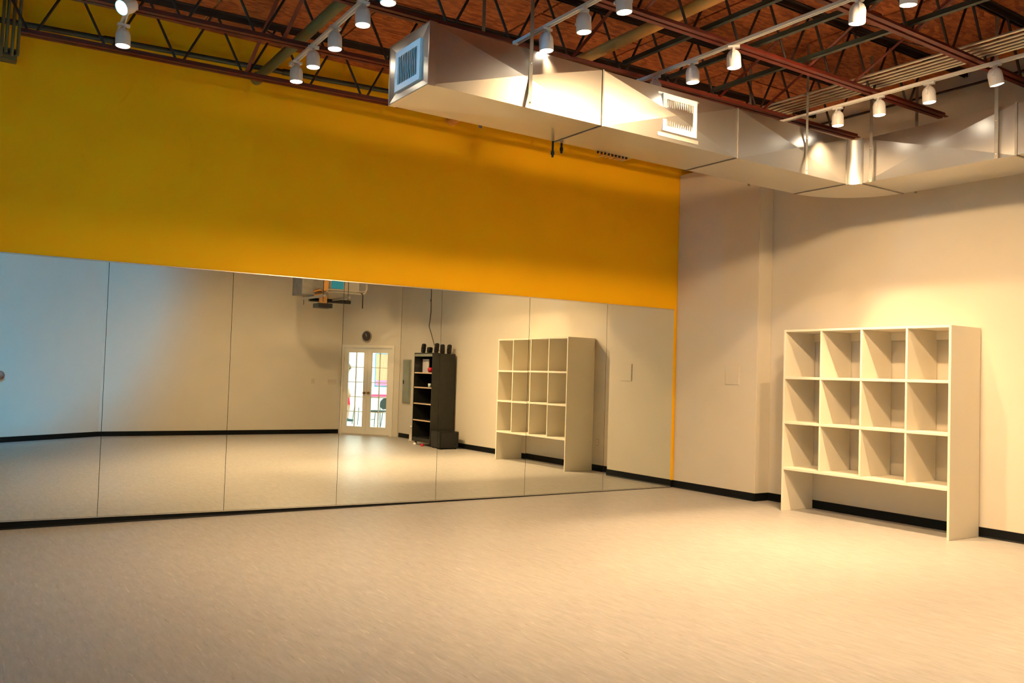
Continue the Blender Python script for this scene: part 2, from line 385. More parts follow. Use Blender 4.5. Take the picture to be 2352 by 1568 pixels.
# ------------------------------------------------------------------ cubby unit
XC, CY0, CY1, CH = -0.304, -2.073, -4.073, 2.094; XBK = XR - 0.014; TH = 0.025
root = thing('cubby_shelf', 'white painted cubby unit with twelve square compartments standing against the white wall', 'shelf', ((XC + XBK) / 2, (CY0 + CY1) / 2, 0))
off = root.location
def cb(name, a, b, mt='cubby_white'): return bevel(MB(off).box(a, b).build(name, mt, root), 0.0025, 1)
cb('side_panel', (XC, CY0 - TH, 0), (XBK, CY0, CH)); cb('side_panel', (XC, CY1, 0), (XBK, CY1 + TH, CH))
cb('top_panel', (XC, CY1 + TH, CH - TH), (XBK, CY0 - TH, CH))
SZ = [0.505, 1.035, 1.552]
for z in SZ: cb('shelf', (XC, CY1 + TH, z - 0.030), (XBK, CY0 - TH, z))
lev = SZ + [CH - TH + 0.03]
for y in (-2.580, -3.085, -3.605):
    for k in range(3): cb('divider', (XC + 0.002, y - 0.011, lev[k]), (XBK, y + 0.011, lev[k + 1] - 0.03))
cb('back_rail', (XBK - 0.02, CY1 + TH, CH - TH - 0.09), (XBK, CY0 - TH, CH - TH))

# access hatch on the pilaster, outlet low on the wall
m = MB((0, -1.03, 1.43)); m.box((-0.006, -1.15, 1.43), (0, -0.91, 1.69)); m.box((-0.011, -1.142, 1.438), (-0.006, -0.918, 1.682))
o = m.build('access_panel', 'white_wall'); o.location = (0, -1.03, 1.43); bevel(o, 0.002, 1)
tag(o, 'small square white access hatch on the white pilaster beside the mirror corner', 'hatch')
def plate(name, loc, n, wd, ht, label, gangs=1, kind='outlet'):
    n = Vector(n); s_ = Vector((-n.y, n.x, 0)); root = thing(name, label, 'socket' if kind == 'outlet' else 'switch', loc)
    m = MB(); m.beam(Vector((0, 0, -ht/2)), Vector((0, 0, ht/2)), s_ * wd / 2, n * 0.003); bevel(m.build('cover_plate', 'plate_ivory', root), 0.002, 1)
    for g in range(gangs):
        c = s_ * ((g - (gangs - 1) / 2) * 0.046)
        if kind == 'outlet':
            for dz in (-0.02, 0.02): MB().beam(c + Vector((0, 0, dz - 0.012)) + n * 0.003, c + Vector((0, 0, dz + 0.012)) + n * 0.003, s_ * 0.013, n * 0.002).build('receptacle', 'paper_white', root)
        else: MB().beam(c + Vector((0, 0, -0.012)) + n * 0.004, c + Vector((0, 0, 0.012)) + n * 0.006, s_ * 0.006, n * 0.004).build('toggle', 'shelf_edge', root)
    return root
plate('wall_outlet', (XR - 0.003, -1.97, 0.45), (-1, 0, 0), 0.075, 0.118, 'ivory outlet plate low on the white wall between pilaster and cubby unit')
plate('light_switch', (-1.315, YB + 0.003, 1.19), (0, 1, 0), 0.075, 0.118, 'single ivory light switch on the rear wall, seen in the mirror', 1, 'switch')
plate('light_switch', (-0.86, YB + 0.003, 1.18), (0, 1, 0), 0.21, 0.118, 'wide four-gang ivory light switch beside the double doors, seen in the mirror', 4, 'switch')
m = MB(); m.lathe([(0.0, 0.06), (0.05, 0.055), (0.075, 0.03), (0.08, 0.0)], (0, 0, 0), 20, (0, 1, 0))
o = m.build('red_dome', 'brown_red'); o.location = (-7.53, -8.98, 1.19); tag(o, 'small reddish round object on the rear wall at the left edge of the mirror', 'fixture')  # rounded stand-in for an unidentified red spot

# ------------------------------------------------------------------ steel bar joists
ZTOP, ZBOT = 4.758, 4.205
def angle_pair(m, p0, p1, up, leg=0.045, t=0.006, gap=0.012):
    """two angles back to back; up=+1: legs stand up from the flange (bottom chord), -1: hang down (top chord)"""
    p0, p1 = Vector(p0), Vector(p1); d = (p1 - p0).normalized(); s_ = Vector((-d.y, d.x, 0)); z = Vector((0, 0, 1)) * up
    for sg in (-1, 1):
        a = s_ * sg
        m.beam(p0 + a * (gap + leg / 2) + z * t / 2, p1 + a * (gap + leg / 2) + z * t / 2, s_ * leg / 2, Vector((0, 0, t / 2)))
        m.beam(p0 + a * (gap + t / 2) + z * (t + leg / 2), p1 + a * (gap + t / 2) + z * (t + leg / 2), s_ * t / 2, Vector((0, 0, leg / 2)))
JO = [((-9.75, -0.30), (XR, -1.00), -7.98, 'steel bar joist nearest the yellow wall'),
      ((-9.75, -1.36), (XR, -2.03), -6.42, 'steel bar joist second from the yellow wall'),
      ((-9.75, -2.62), (XR, -2.90), -5.25, 'steel bar joist crossing just above the duct, third from the yellow wall'),
      ((-9.75, -3.82), (XR, -3.89), -3.72, 'steel bar joist fourth from the yellow wall, in front of the duct'),
      ((-9.75, -4.87), (XR, -4.87), -2.37, 'steel bar joist at the upper right corner, fifth from the yellow wall'),
      ((-9.75, -5.87), (XR, -5.87), -2.0, 'steel bar joist above the camera side of the room, sixth from the yellow wall'),
      ((-9.75, -6.87), (XR, -6.87), -2.2, 'steel bar joist behind the sixth, seventh from the yellow wall'),
      ((-9.75, -7.87), (XR, -7.87), -2.4, 'steel bar joist eighth from the yellow wall, near the rear wall')]
def jy(k, x):
    (xa, ya), (xb, yb) = JO[k][0], JO[k][1]; return ya + (yb - ya) * (x - xa) / (xb - xa)
for k, (pa, pb_, x0, lab) in enumerate(JO):
    root = thing('bar_joist', lab, 'joist', (-4.75, jy(k, -4.75), ZBOT), 'steel bar joists under the roof deck'); off = root.location
    P = lambda x, z: Vector((x, jy(k, x), z))
    m = MB(off); angle_pair(m, P(-8.83, ZTOP), P(XR - 0.005, ZTOP), -1); m.build('top_chord', 'dark_steel', root)  # darker steel colour paints in the shade up against the deck
    xs = -8.06 if k == 0 else -8.5
    m = MB(off); angle_pair(m, P(xs, ZBOT), P(-0.16, ZBOT), 1, 0.042); m.build('bottom_chord', 'red_steel', root)
    per = 0.587; n0 = math.floor((x0 - xs) / per); xx = x0 - n0 * per; pts = []
    if xx - per / 2 > -8.8: pts.append(P(xx - per / 2, ZTOP - 0.02))
    while xx < -0.3:
        pts += [P(xx - 0.035, ZBOT + 0.045), P(xx - 0.012, ZBOT + 0.018), P(xx + 0.012, ZBOT + 0.018), P(xx + 0.035, ZBOT + 0.045)]
        xt = xx + per / 2
        if xt > XR - 0.1: break
        pts += [P(xt - 0.03, ZTOP - 0.05), P(xt - 0.01, ZTOP - 0.02), P(xt + 0.01, ZTOP - 0.02), P(xt + 0.03, ZTOP - 0.05)]
        xx += per
    MB(off).tube(pts, 0.0115, 7).build('web', 'dark_steel', root)
# bridging bars between the joists
BL = ['dark green bridging bar under the deck, left of the three', 'dark green bridging bar under the deck, middle of the three', 'dark green bridging bar under the deck, nearest the right wall']
for x, lab in zip((-3.53, -2.96, -2.375), BL):
    c = Vector((x, -5.0, 4.275)); m = MB(c); m.flat((x, -2.86, 4.275), (x, -7.9, 4.275), 0.04, 0.006); m.flat((x - 0.017, -2.86, 4.292), (x - 0.017, -7.9, 4.292), 0.006, 0.034)
    o = m.build('bridging_bar', 'green_pipe_paint'); o.location = c; tag(o, lab, 'bar', 'bridging bars')
BR = [(-6.20, 0), (-6.20, 1), (-4.05, 2), (-2.28, 2), (-2.30, 3), (-1.66, 2), (-4.2, 3), (-2.3, 4), (-1.66, 3)]
bays = ['first', 'second', 'third', 'fourth', 'fifth']
spot = {-6.20: 'left of the first light track', -4.05: 'between the second and third light tracks', -4.2: 'beside the second light track', -2.28: 'right of the third light track', -2.30: 'right of the third light track', -2.3: 'right of the third light track', -1.66: 'beside the conduit bundle'}
for x, k in BR:
    ya, yb = jy(k, x), jy(k + 1, x); c = Vector((x, (ya + yb) / 2, 4.25))
    root = thing('cross_brace', 'crossed steel braces %s, %s bay from the yellow wall' % (spot[x], bays[k]), 'brace', c, 'cross braces between joists')
    MB(c).flat((x - 0.02, ya - 0.03, 4.24), (x - 0.02, yb + 0.03, 4.72), 0.032, 0.006).build('brace_bar', 'red_steel', root)
    MB(c).flat((x + 0.02, yb + 0.03, 4.24), (x + 0.02, ya - 0.03, 4.72), 0.032, 0.006).build('brace_bar', 'dark_steel', root)

# ------------------------------------------------------------------ pipes and conduits under the deck
def pipe(name, pts, r, mt, label, cat='pipe', group=None, couplings=()):
    c = Vector(pts[0]); root = thing(name, label, cat, c, group)
    MB(c).tube(pts, r, 14).build('pipe_run', mt, root)
    d = (Vector(pts[1]) - c)
    for t in couplings:
        q = c + d * t; dn = d.normalized() * 0.045
        MB(c).tube([q - dn, q + dn], r * 1.25, 14).build('coupling', mt, root)
    return root
pipe('roof_drain_pipe', [(-5.95, -0.0, 4.385), (-6.10, -9.5, 4.385)], 0.048, 'drain_green', 'olive green pipe running out from the yellow wall through the joists at left', couplings=(0.004, 0.4))
pipe('kraft_pipe', [(-3.68, -0.0, 4.395), (-3.78, -9.5, 4.395)], 0.050, 'kraft_pipe', 'tan pipe crossing the joists above the middle of the duct', couplings=(0.004, 0.5))
pipe('sprinkler_pipe', [(-8.83, -0.08, 4.371), (-0.03, -0.08, 4.72)], 0.026, 'green_pipe_paint', 'dark green pipe along the top of the yellow wall behind the first joist', couplings=(0.17, 0.36, 0.58))
CX = [-1.57, -1.485, -1.41, -1.34, -1.275, -1.215]
CL = ['leftmost', 'second from left', 'third from left', 'third from right', 'second from right', 'rightmost']
for x, w_, q in zip(CX, CL, (0, 0, .01, .01, .02, .02)):
    pipe('conduit', [(x, -0.15, 4.30), (x - 0.02, -9.0, 4.30)], 0.0125, 'conduit_metal', 'bare metal conduit in the bundle near the right wall, %s of six' % w_, 'conduit', 'conduit bundle', couplings=(0.36 + q, 0.62))
pipe('wall_conduit', [(XR - 0.018, -1.6, 4.605), (XR - 0.018, -8.6, 4.63)], 0.013, 'dark_steel', 'thin dark conduit high on the right wall above the duct', 'conduit')
for k, (x, h, lab) in enumerate([(-8.185, 4.06, 'leftmost'), (-8.150, 4.10, 'second from the left'), (-8.105, 4.075, 'second from the right'), (-8.062, 4.09, 'rightmost')]):
    pipe('riser_conduit', [(x, -0.17, h), (x + 0.012, -0.17, 4.75)], 0.014, 'drain_green', 'thin olive riser conduit in the upper left corner, %s of four' % lab, 'conduit', 'riser conduits')
m = MB((-8.12, -0.17, 4.06)); m.box((-8.21, -0.15, 4.10), (-8.05, -0.11, 4.13))
o = m.build('conduit_clamp', 'black_plastic'); o.location = (-8.12, -0.17, 4.06); tag(o, 'black strut clamp across the riser conduits at the upper left', 'clamp')
m = MB((-8.12, -0.11, 4.06)); m.box((-8.18, -0.11, 4.06), (-8.06, 0.0, 4.16))
o = m.build('junction_box', 'drain_green'); o.location = (-8.12, -0.11, 4.06); tag(o, 'olive junction box behind the riser conduits at the upper left', 'box')

# ------------------------------------------------------------------ air duct
X0, Y0, Y1, Z0, Z1 = -5.75, -3.345, -2.715, 3.50, 3.95
root = thing('air_duct', 'galvanised rectangular air duct hung on straps, turning toward the camera at the right', 'duct', (-2.6, -3.03, Z0)); off = root.location
FX = [X0, -4.165, -2.58, -0.97]; H = 0.036
for k in range(3):
    a, b = FX[k] + (0.02 if k == 0 else 0.012), FX[k + 1] - 0.012
    m = MB(off)
    m.xface((a, Y0, Z0), (b, Y0, Z0), (b, Y0, Z1), (a, Y0, Z1), H)
    m.xface((b, Y1, Z0), (a, Y1, Z0), (a, Y1, Z1), (b, Y1, Z1), H)
    m.xface((a, Y1, Z0), (b, Y1, Z0), (b, Y0, Z0), (a, Y0, Z0), 0.008)
    m.xface((a, Y0, Z1), (b, Y0, Z1), (b, Y1, Z1), (a, Y1, Z1), 0.008)
    m.build('duct_section', 'galvanised', root)
def ring_x(x, w_=0.007, p=0.006):
    m = MB(off)
    for (ya, yb, za, zb) in ((Y0 - p, Y0 + 0.004, Z0 - p, Z1 + p), (Y1 - 0.004, Y1 + p, Z0 - p, Z1 + p), (Y0, Y1, Z0 - p, Z0 + 0.004), (Y0, Y1, Z1 - 0.004, Z1 + p)):
        m.box((x - w_, ya, za), (x + w_, yb, zb))
    return m
for x in FX[1:]: ring_x(x).build('flange', 'flange_metal', root)
ring_x(X0 + 0.028, 0.03, 0.004).build('end_collar', 'galvanised', root)
# end cap with dished margins around its grille
m = MB(off); gy0, gy1, gz0, gz1 = -3.215, -2.825, 3.575, 3.865; xi_ = X0 + 0.012
o4 = [(X0, Y1, Z0), (X0, Y0, Z0), (X0, Y0, Z1), (X0, Y1, Z1)]; i4 = [(xi_, gy1, gz0), (xi_, gy0, gz0), (xi_, gy0, gz1), (xi_, gy1, gz1)]
for k in range(4): m.quad(o4[k], o4[(k+1) % 4], i4[(k+1) % 4], i4[k])
m.build('end_cap', 'galvanised', root)
def grille(name, c, u, v, n, wd, ht, bars, hbars, fin_tilt, parent, off):
    """white register: frame, dark throat, upright fins, cross bars"""
    c, u, v, n = Vector(c), Vector(u), Vector(v), Vector(n)
    fr = MB(off); b = 0.045
    for (cu, cv, hu, hv) in ((0, ht/2 - b/2, wd/2, b/2), (0, -ht/2 + b/2, wd/2, b/2), (-wd/2 + b/2, 0, b/2, ht/2 - b), (wd/2 - b/2, 0, b/2, ht/2 - b)):
        p = c + u * cu + v * cv; fr.beam(p - n * 0.002, p + n * 0.016, u * hu, v * hv)
    f = fr.build(name, 'grille_white', parent)
    MB(off).beam(c - n * 0.001, c + n * 0.001, u * (wd/2 - b), v * (ht/2 - b)).build('throat', 'black_void', f)
    iw = wd - 2 * b
    for k in range(bars):
        t = -iw/2 + iw * (k + 0.5) / bars; p = c + u * t + n * 0.009; ft = fin_tilt[k % len(fin_tilt)]
        dn = (n * math.cos(ft) + u * math.sin(ft)); sn = (u * math.cos(ft) - n * math.sin(ft))
        MB(off).beam(p - v * (ht/2 - b), p + v * (ht/2 - b), dn * 0.006, sn * 0.0015).build('fin', 'grille_white', f)
    for k in range(hbars):
        t = -(ht/2 - b) + (ht - 2*b) * (k + 0.5) / hbars; p = c + v * t + n * 0.004
        MB(off).beam(p - u * iw/2, p + u * iw/2, v * 0.0035, n * 0.002).build('cross_bar', 'grille_white', f)
    return f
grille('end_grille', (X0 + 0.010, (gy0 + gy1) / 2, (gz0 + gz1) / 2), (0, -1, 0), (0, 0, 1), (-1, 0, 0), 0.40, 0.30, 11, 0, [0.5], root, off)
grille('side_grille', (-3.325, Y0 - 0.012, 3.735), (1, 0, 0), (0, 0, 1), (0, -1, 0), 0.40, 0.32, 12, 7, [0.1, 0.1, 0.1, 0.2, 0.5, 0.7, 0.9, 0.9, 0.9, 0.7, 0.2, 0.1], root, off)
# raw patch plate the register is screwed to
MB(off).box((-3.565, Y0 - 0.010, 3.53), (-3.085, Y0 - 0.004, 3.905)).build('register_plate', 'galvanised_dull', root)
for k in range(9): MB(off).box((-3.68 + k * 0.042, Y1 + 0.004, Z0 - 0.016), (-3.668 + k * 0.042, Y1 + 0.02, Z0 + 0.02)).build('rear_fin', 'black_plastic', root)
# elbow
cx_, cy_ = -0.97, -3.46; NA = 14
def arc(rx, ry): return [(cx_ + rx * math.sin(PI/2 * k / NA), cy_ + ry * math.cos(PI/2 * k / NA)) for k in range(NA + 1)]
ai, ao = arc(0.09, 0.115), arc(0.80, 0.745); m = MB(off)
for k in range(NA):
    (x1, y1), (x2, y2), (x3, y3), (x4, y4) = ai[k], ai[k+1], ao[k+1], ao[k]
    m._add([(x1, y1, Z0), (x2, y2, Z0), (x3, y3, Z0), (x4, y4, Z0)], [(3, 2, 1, 0)]); m._add([(x1, y1, Z1), (x2, y2, Z1), (x3, y3, Z1), (x4, y4, Z1)], [(0, 1, 2, 3)])
    m._add([(x1, y1, Z0), (x2, y2, Z0), (x2, y2, Z1), (x1, y1, Z1)], [(0, 1, 2, 3)], True); m._add([(x4, y4, Z0), (x3, y3, Z0), (x3, y3, Z1), (x4, y4, Z1)], [(3, 2, 1, 0)], True)
m.build('elbow', 'galvanised_dull', root)
XI, XO = -0.88, -0.17
FY = [-3.46, -4.95, -6.5, -8.05]
for k in range(3):
    a, b = FY[k] - 0.012, FY[k + 1] + 0.012; m = MB(off)
    m.xface((XI, b, Z0), (XI, a, Z0), (XI, a, Z1), (XI, b, Z1), -H); m.xface((XO, a, Z0), (XO, b, Z0), (XO, b, Z1), (XO, a, Z1), -H)
    m.xface((XI, a, Z0), (XI, b, Z0), (XO, b, Z0), (XO, a, Z0), -0.008); m.xface((XI, b, Z1), (XI, a, Z1), (XO, a, Z1), (XO, b, Z1), -0.008)
    m.build('duct_section', 'galvanised', root)
for y in FY[:3]:
    m = MB(off); p = 0.006; w_ = 0.010
    for (xa, xb, za, zb) in ((XI - p, XI + 0.004, Z0 - p, Z1 + p), (XO - 0.004, XO + p, Z0 - p, Z1 + p), (XI, XO, Z0 - p, Z0 + 0.004), (XI, XO, Z1 - 0.004, Z1 + p)):
        m.box((xa, y - w_, za), (xb, y + w_, zb))
    m.build('flange', 'flange_metal', root)
MB(off).box((XI, -8.05, Z0), (XO, -8.04, Z1)).build('end_cap', 'galvanised', root)
# rod ends at the rear flange; hanger straps from the deck down the duct sides
def strap(x, y, nx, ny, label):
    c = Vector((x, y, Z0)); r_ = thing('hanger_strap', label, 'strap', c, 'duct hanger straps')
    if ny: MB(c).box((x - 0.016, y, Z0 - 0.01), (x + 0.016, y + ny * 0.003, ZD - 0.005)).build('strip', 'strap_metal', r_)
    else: MB(c).box((x, y - 0.016, Z0 - 0.01), (x + nx * 0.003, y + 0.016, ZD - 0.005)).build('strip', 'strap_metal', r_)
    for z in (Z0 + 0.03, Z0 + 0.33):
        MB(c).lathe([(0.008, 0), (0.008, 0.004), (0.004, 0.007), (0, 0.007)], (x + nx * 0.003, y + ny * 0.003, z), 8, (nx, ny, 0)).build('screw', 'mirror_rail', r_)
for x, q in ((-4.90, 'left half of the duct'), (-1.65, 'duct just before its elbow')):
    strap(x, Y0 - 0.037, 0, -1, 'flat metal strap down the front of the ' + q); strap(x, Y1 + 0.037, 0, 1, 'flat metal strap behind the ' + q)
for y, q in ((-3.58, 'just after the elbow'), (-4.80, 'at the photo right edge'), (-6.6, 'further toward the rear wall')):
    strap(XI - 0.037, y, -1, 0, 'metal strap on the room side of the duct ' + q); strap(XO + 0.037, y, 1, 0, 'metal strap on the wall side of the duct ' + q)
for x, z in ((-4.165, 3.37), (-4.07, 3.42)):
    m = MB(off); m.tube([(x, Y1 + 0.03, z), (x, Y1 + 0.03, Z0 + 0.06)], 0.010, 8); m.lathe([(0.017, 0), (0.017, 0.03)], (x, Y1 + 0.03, z + 0.02), 6); m.build('hanger_rod', 'black_plastic', root)

# ------------------------------------------------------------------ light tracks and heads
ZTR = 4.145
def track(x, ya, yb, label, dx=0.0):
    c = Vector((x, (ya + yb) / 2, ZTR)); root = thing('light_track', label, 'track', c, 'ceiling light tracks')
    p, q = Vector((x, ya, ZTR)), Vector((x + dx, yb, ZTR)); m = MB(c)
    for s_ in (-0.0145, 0.0145): m.beam(p + Vector((s_, 0, 0.012)), q + Vector((s_, 0, 0.012)), (0.0035, 0, 0), (0, 0, 0.012))
    m.beam(p + Vector((0, 0, 0.022)), q + Vector((0, 0, 0.022)), (0.012, 0, 0), (0, 0, 0.002))
    m.build('rail', 'track_white', root)
    MB(c).box((x - 0.02, ya, ZTR - 0.003), (x + 0.02, ya + 0.03, ZTR + 0.026)).build('end_feed', 'track_white', root)
    return root
track(-7.42, -1.22, -3.6, 'white light track at the far left with a blue-lit head', -0.12)
track(-6.03, -1.30, -4.6, 'white light track left of the duct', -0.08)
track(-4.75, -2.95, -6.4, 'white light track crossing above the left end of the duct')
track(-3.37, -2.90, -6.6, 'white light track crossing above the middle of the duct')
track(-1.41, -2.90, -8.4, 'white light track nearest the right wall, above the duct elbow')
can_p = [(0.050, 0.004), (0.0535, 0.0), (0.0555, 0.004), (0.0555, 0.085), (0.052, 0.105), (0.040, 0.128), (0.028, 0.138), (0.0, 0.140)]
PV = 0.075
can_me = MB((0, 0, PV)).lathe(can_p, (0, 0, 0), 28).lathe([(0.050, 0.004), (0.047, 0.022)], (0, 0, 0), 28).mesh('can', 'lamp_white')
def lens_me(mt): return MB((0, 0, PV)).lathe([(0.0495, 0.006), (0.045, 0.001), (0.030, -0.004), (0.0, -0.006)], (0, 0, 0), 28).mesh('lens', mt)
lens_w, lens_b = lens_me('lens_warm'), lens_me('lens_blue')
mY = MB()
for s_ in (-1, 1):
    mY.flat((s_ * 0.059, 0, PV - 0.012), (s_ * 0.059, 0, 0.105), 0.020, 0.003, up=(1, 0, 0)); mY.flat((s_ * 0.059, 0, 0.103), (s_ * 0.022, 0, 0.158), 0.020, 0.003, up=(1, 0, 0))
mY.box((-0.024, -0.010, 0.156), (0.024, 0.010, 0.160))
yoke_me = mY.mesh('yoke', 'lamp_white')
conn_me = MB().box((-0.018, -0.045, 0.160), (0.018, 0.045, 0.179)).mesh('connector', 'lamp_white')
knob_me = MB().lathe([(0.011, 0.0), (0.011, 0.010), (0.0, 0.012)], (0.0605, 0, PV), 12, (1, 0, 0)).mesh('knob', 'lamp_white')
def head(x, y, label, aim=(0, 0), yaw=0.0, blue=False, energy=None, size=80, blend=1.0, tilt=None, soft=0.04):
    """aim = slopes (dx, dy) the lamp's optics throw toward; tilt = slopes the can itself leans by"""
    tilt = tilt if tilt is not None else (aim[0] * 0.25, aim[1] * 0.25 - 0.05)
    r_ = thing('track_light', label, 'spotlight', (x, y, 3.965), 'track light heads', (0, 0, yaw))
    def put(nm, me, p):
        o = bpy.data.objects.new(nm, me); COL.objects.link(o); o.parent = p; return o
    put('connector', conn_me, r_); put('yoke', yoke_me, r_); put('knob', knob_me, r_)
    c = put('can', can_me, r_); c.location = (0, 0, PV)
    d = Vector((tilt[0], tilt[1], -1)).normalized(); d.rotate(Matrix.Rotation(-yaw, 3, 'Z'))
    c.rotation_euler = (-d).to_track_quat('Z', 'Y').to_euler()
    put('lens', lens_b if blue else lens_w, c)
    l = bpy.data.lights.new('beam', 'SPOT'); l.energy = energy or E_DOWN; l.color = (0.0, 0.46, 1.0) if blue else WARM
    l.spot_size = math.radians(size); l.spot_blend = blend; l.shadow_soft_size = soft
    lo = bpy.data.objects.new('beam', l); COL.objects.link(lo); lo.parent = c; lo.location = (0, 0, -PV - 0.012)
    a = Vector((aim[0], aim[1], -1)).normalized(); a.rotate(Matrix.Rotation(-yaw, 3, 'Z')); a.rotate(c.rotation_euler.to_matrix().inverted())
    lo.rotation_euler = (-a).to_track_quat('Z', 'Y').to_euler()
    return r_
for k, (x, y) in enumerate([(-6.03, -1.42), (-6.045, -1.86), (-6.06, -2.36), (-6.08, -2.93), (-6.10, -3.39)]):
    head(x, y, 'white spotlight on the track left of the duct, %s to the yellow wall' % ['nearest', 'second', 'third', 'fourth', 'fifth'][k], ([0.12, 0.1, 0.1, 0.08, 0.05][k], [0.1, 0.05, 0.05, 0, -0.05][k]), PI / 2 + [0.2, -0.3, 0.1, 0, 0.2][k], energy=E_DOWN * [0.6, 0.4, 0.25, 0.15, 0.1][k], size=88)
for k, (x, y) in enumerate([(-4.75, -3.36), (-4.75, -3.82), (-4.75, -4.26)]):
    head(x, y, 'white spotlight on the second track from left, %s from the duct' % ['first', 'second', 'third'][k], (0.30, 0.10), PI / 2 + 0.3 * k, energy=E_DOWN * [0.7, 1, 1.1][k], size=[62, 130, 130][k], blend=0.8)
for k, (x, y) in enumerate([(-3.37, -3.10), (-3.37, -3.55), (-3.37, -4.0), (-3.37, -5.11), (-3.37, -5.49)]):
    head(x, y, 'white spotlight on the third track from left, %s' % ['half hidden behind the duct top edge', 'first one in full view', 'second one in full view', 'fourth along, large near the top edge', 'last along, cut by the top edge'][k], [(0.2, 0.1), (0.25, 0.08), (0.25, 0.1), (0.25, 0.60), (0.25, 0.60)][k], 0.2 + 0.25 * k, energy=E_DOWN * [0.5, 0.7, 0.9, 1.5, 1.5][k], size=[60, 62, 150, 160, 160][k], blend=0.65, soft=[0.04, 0.04, 0.05, 0.11, 0.11][k])
for k, (x, y) in enumerate([(-1.41, -3.55), (-1.41, -3.99), (-1.41, -4.47), (-1.43, -5.05)]):
    head(x, y, 'white spotlight on the right wall track, %s from the duct elbow' % ['first', 'second', 'third', 'fourth and tilted'][k], [(0.14, 0.28), (0.22, 0.35), (0.15, 0.15), (0.40, 0.0)][k], 0.2, energy=E_WALL * [3.0, 1.3, 0.3, 0.12][k], size=[96, 110, 110, 110][k], blend=0.9, tilt=[(0.03, 0), (0.03, -0.03), (0.05, -0.05), (0.25, -0.1)][k])
head(-7.42, -1.36, 'white spotlight hanging just below the blue one at the far left', (0.0, 0.0), PI / 2, energy=E_DOWN * 0.15, size=75)
head(-7.50, -2.04, 'tilted spotlight glowing bright blue at the upper left', (-2.2, -0.7), 0.4, True, E_BLUE * 0.25, 110, tilt=(-1.25, -0.75))
head(-7.56, -3.30, 'unseen second blue spotlight on the far left track, added to wash the rear wall', (-0.9, -9.0), 0.4, True, E_BLUE * 0.75, 74, tilt=(-0.3, -1.5))  # added lamp, out of view, for the blue wash in the mirror
track(-8.50, -3.3, -4.8, 'short unseen white track added to carry the blue duct-end lamp')  # added out of view, only to mount the next lamp
head(-8.50, -3.6, 'unseen blue spotlight added beyond the left edge to tint the duct end', (12.0, 2.4), 0.4, True, E_BLUE * 0.035, 30, tilt=(2.5, 0.3))  # added lamp, out of view, turning the duct end blue
# heads further along the tracks over the camera end of the room
for x, y, t, lab in [(-6.11, -4.3, (0.1, -0.7), 'white spotlight at the camera end of the track left of the duct'),
                     (-4.75, -5.3, (0.25, -0.85), 'white spotlight above the room middle on the second track'), (-4.75, -6.2, (0.3, -0.7), 'white spotlight last on the second track'),
                     (-3.37, -6.4, (0.4, -0.8), 'white spotlight last on the third track'),
                     (-1.41, -6.3, (0.5, 0.0), 'white spotlight aimed at the wall beside the black tower'), (-1.41, -7.4, (0.45, -0.3), 'white spotlight second last on the right wall track'), (-1.41, -8.2, (0.1, -0.2), 'white spotlight last on the right wall track')]:
    head(x, y, lab, t, 0.3, tilt=t, energy=E_DOWN * (0.12 if x < -6 else 0.15 if y == -6.3 else 0.3 if y == -7.4 else 0.9), size=105)

# ------------------------------------------------------------------ things seen in the mirror: media tower and neighbours
TX0, TX1, TY0, TY1, TZ = -0.32, 0.20, -7.20, -6.42, 1.86
root = thing('media_tower', 'tall black open shelving tower on casters against the right wall, seen in the mirror', 'shelf', ((TX0 + TX1) / 2, (TY0 + TY1) / 2, 0)); off = root.location
def tb(nm, a, b, mt='black_laminate'): return bevel(MB(off).box(a, b).build(nm, mt, root), 0.002, 1)
tb('side_panel', (TX0, TY0, 0.07), (TX1, TY0 + 0.02, TZ)); tb('side_panel', (TX0, TY1 - 0.02, 0.07), (TX1, TY1, TZ))
tb('back_panel', (TX1 - 0.01, TY0 + 0.02, 0.07), (TX1, TY1 - 0.02, TZ)); tb('top_panel', (TX0, TY0 + 0.02, TZ - 0.02), (TX1 - 0.01, TY1 - 0.02, TZ))
tb('fascia', (TX0 - 0.004, TY0 + 0.022, 1.785), (TX0 + 0.014, TY1 - 0.022, 1.838), 'grey_panel')
tb('bottom_panel', (TX0, TY0 + 0.02, 0.07), (TX1 - 0.01, TY1 - 0.02, 0.15))
for z in (0.51, 0.845, 1.17, 1.465):
    tb('shelf', (TX0 + 0.02, TY0 + 0.02, z - 0.022), (TX1 - 0.01, TY1 - 0.02, z)); tb('shelf_lip', (TX0 + 0.004, TY0 + 0.022, z - 0.024), (TX0 + 0.02, TY1 - 0.022, z + 0.001), 'shelf_edge')
for x in (TX0 + 0.06, TX1 - 0.06):
    for y in (TY0 + 0.07, TY1 - 0.07):
        MB(off).lathe([(0.0, -0.012), (0.034, -0.012), (0.036, 0), (0.034, 0.012), (0.0, 0.012)], (x, y, 0.036), 14, (1, 0, 0)).tube([(x, y, 0.036), (x, y, 0.075)], 0.008, 8).build('caster', 'black_plastic', root)
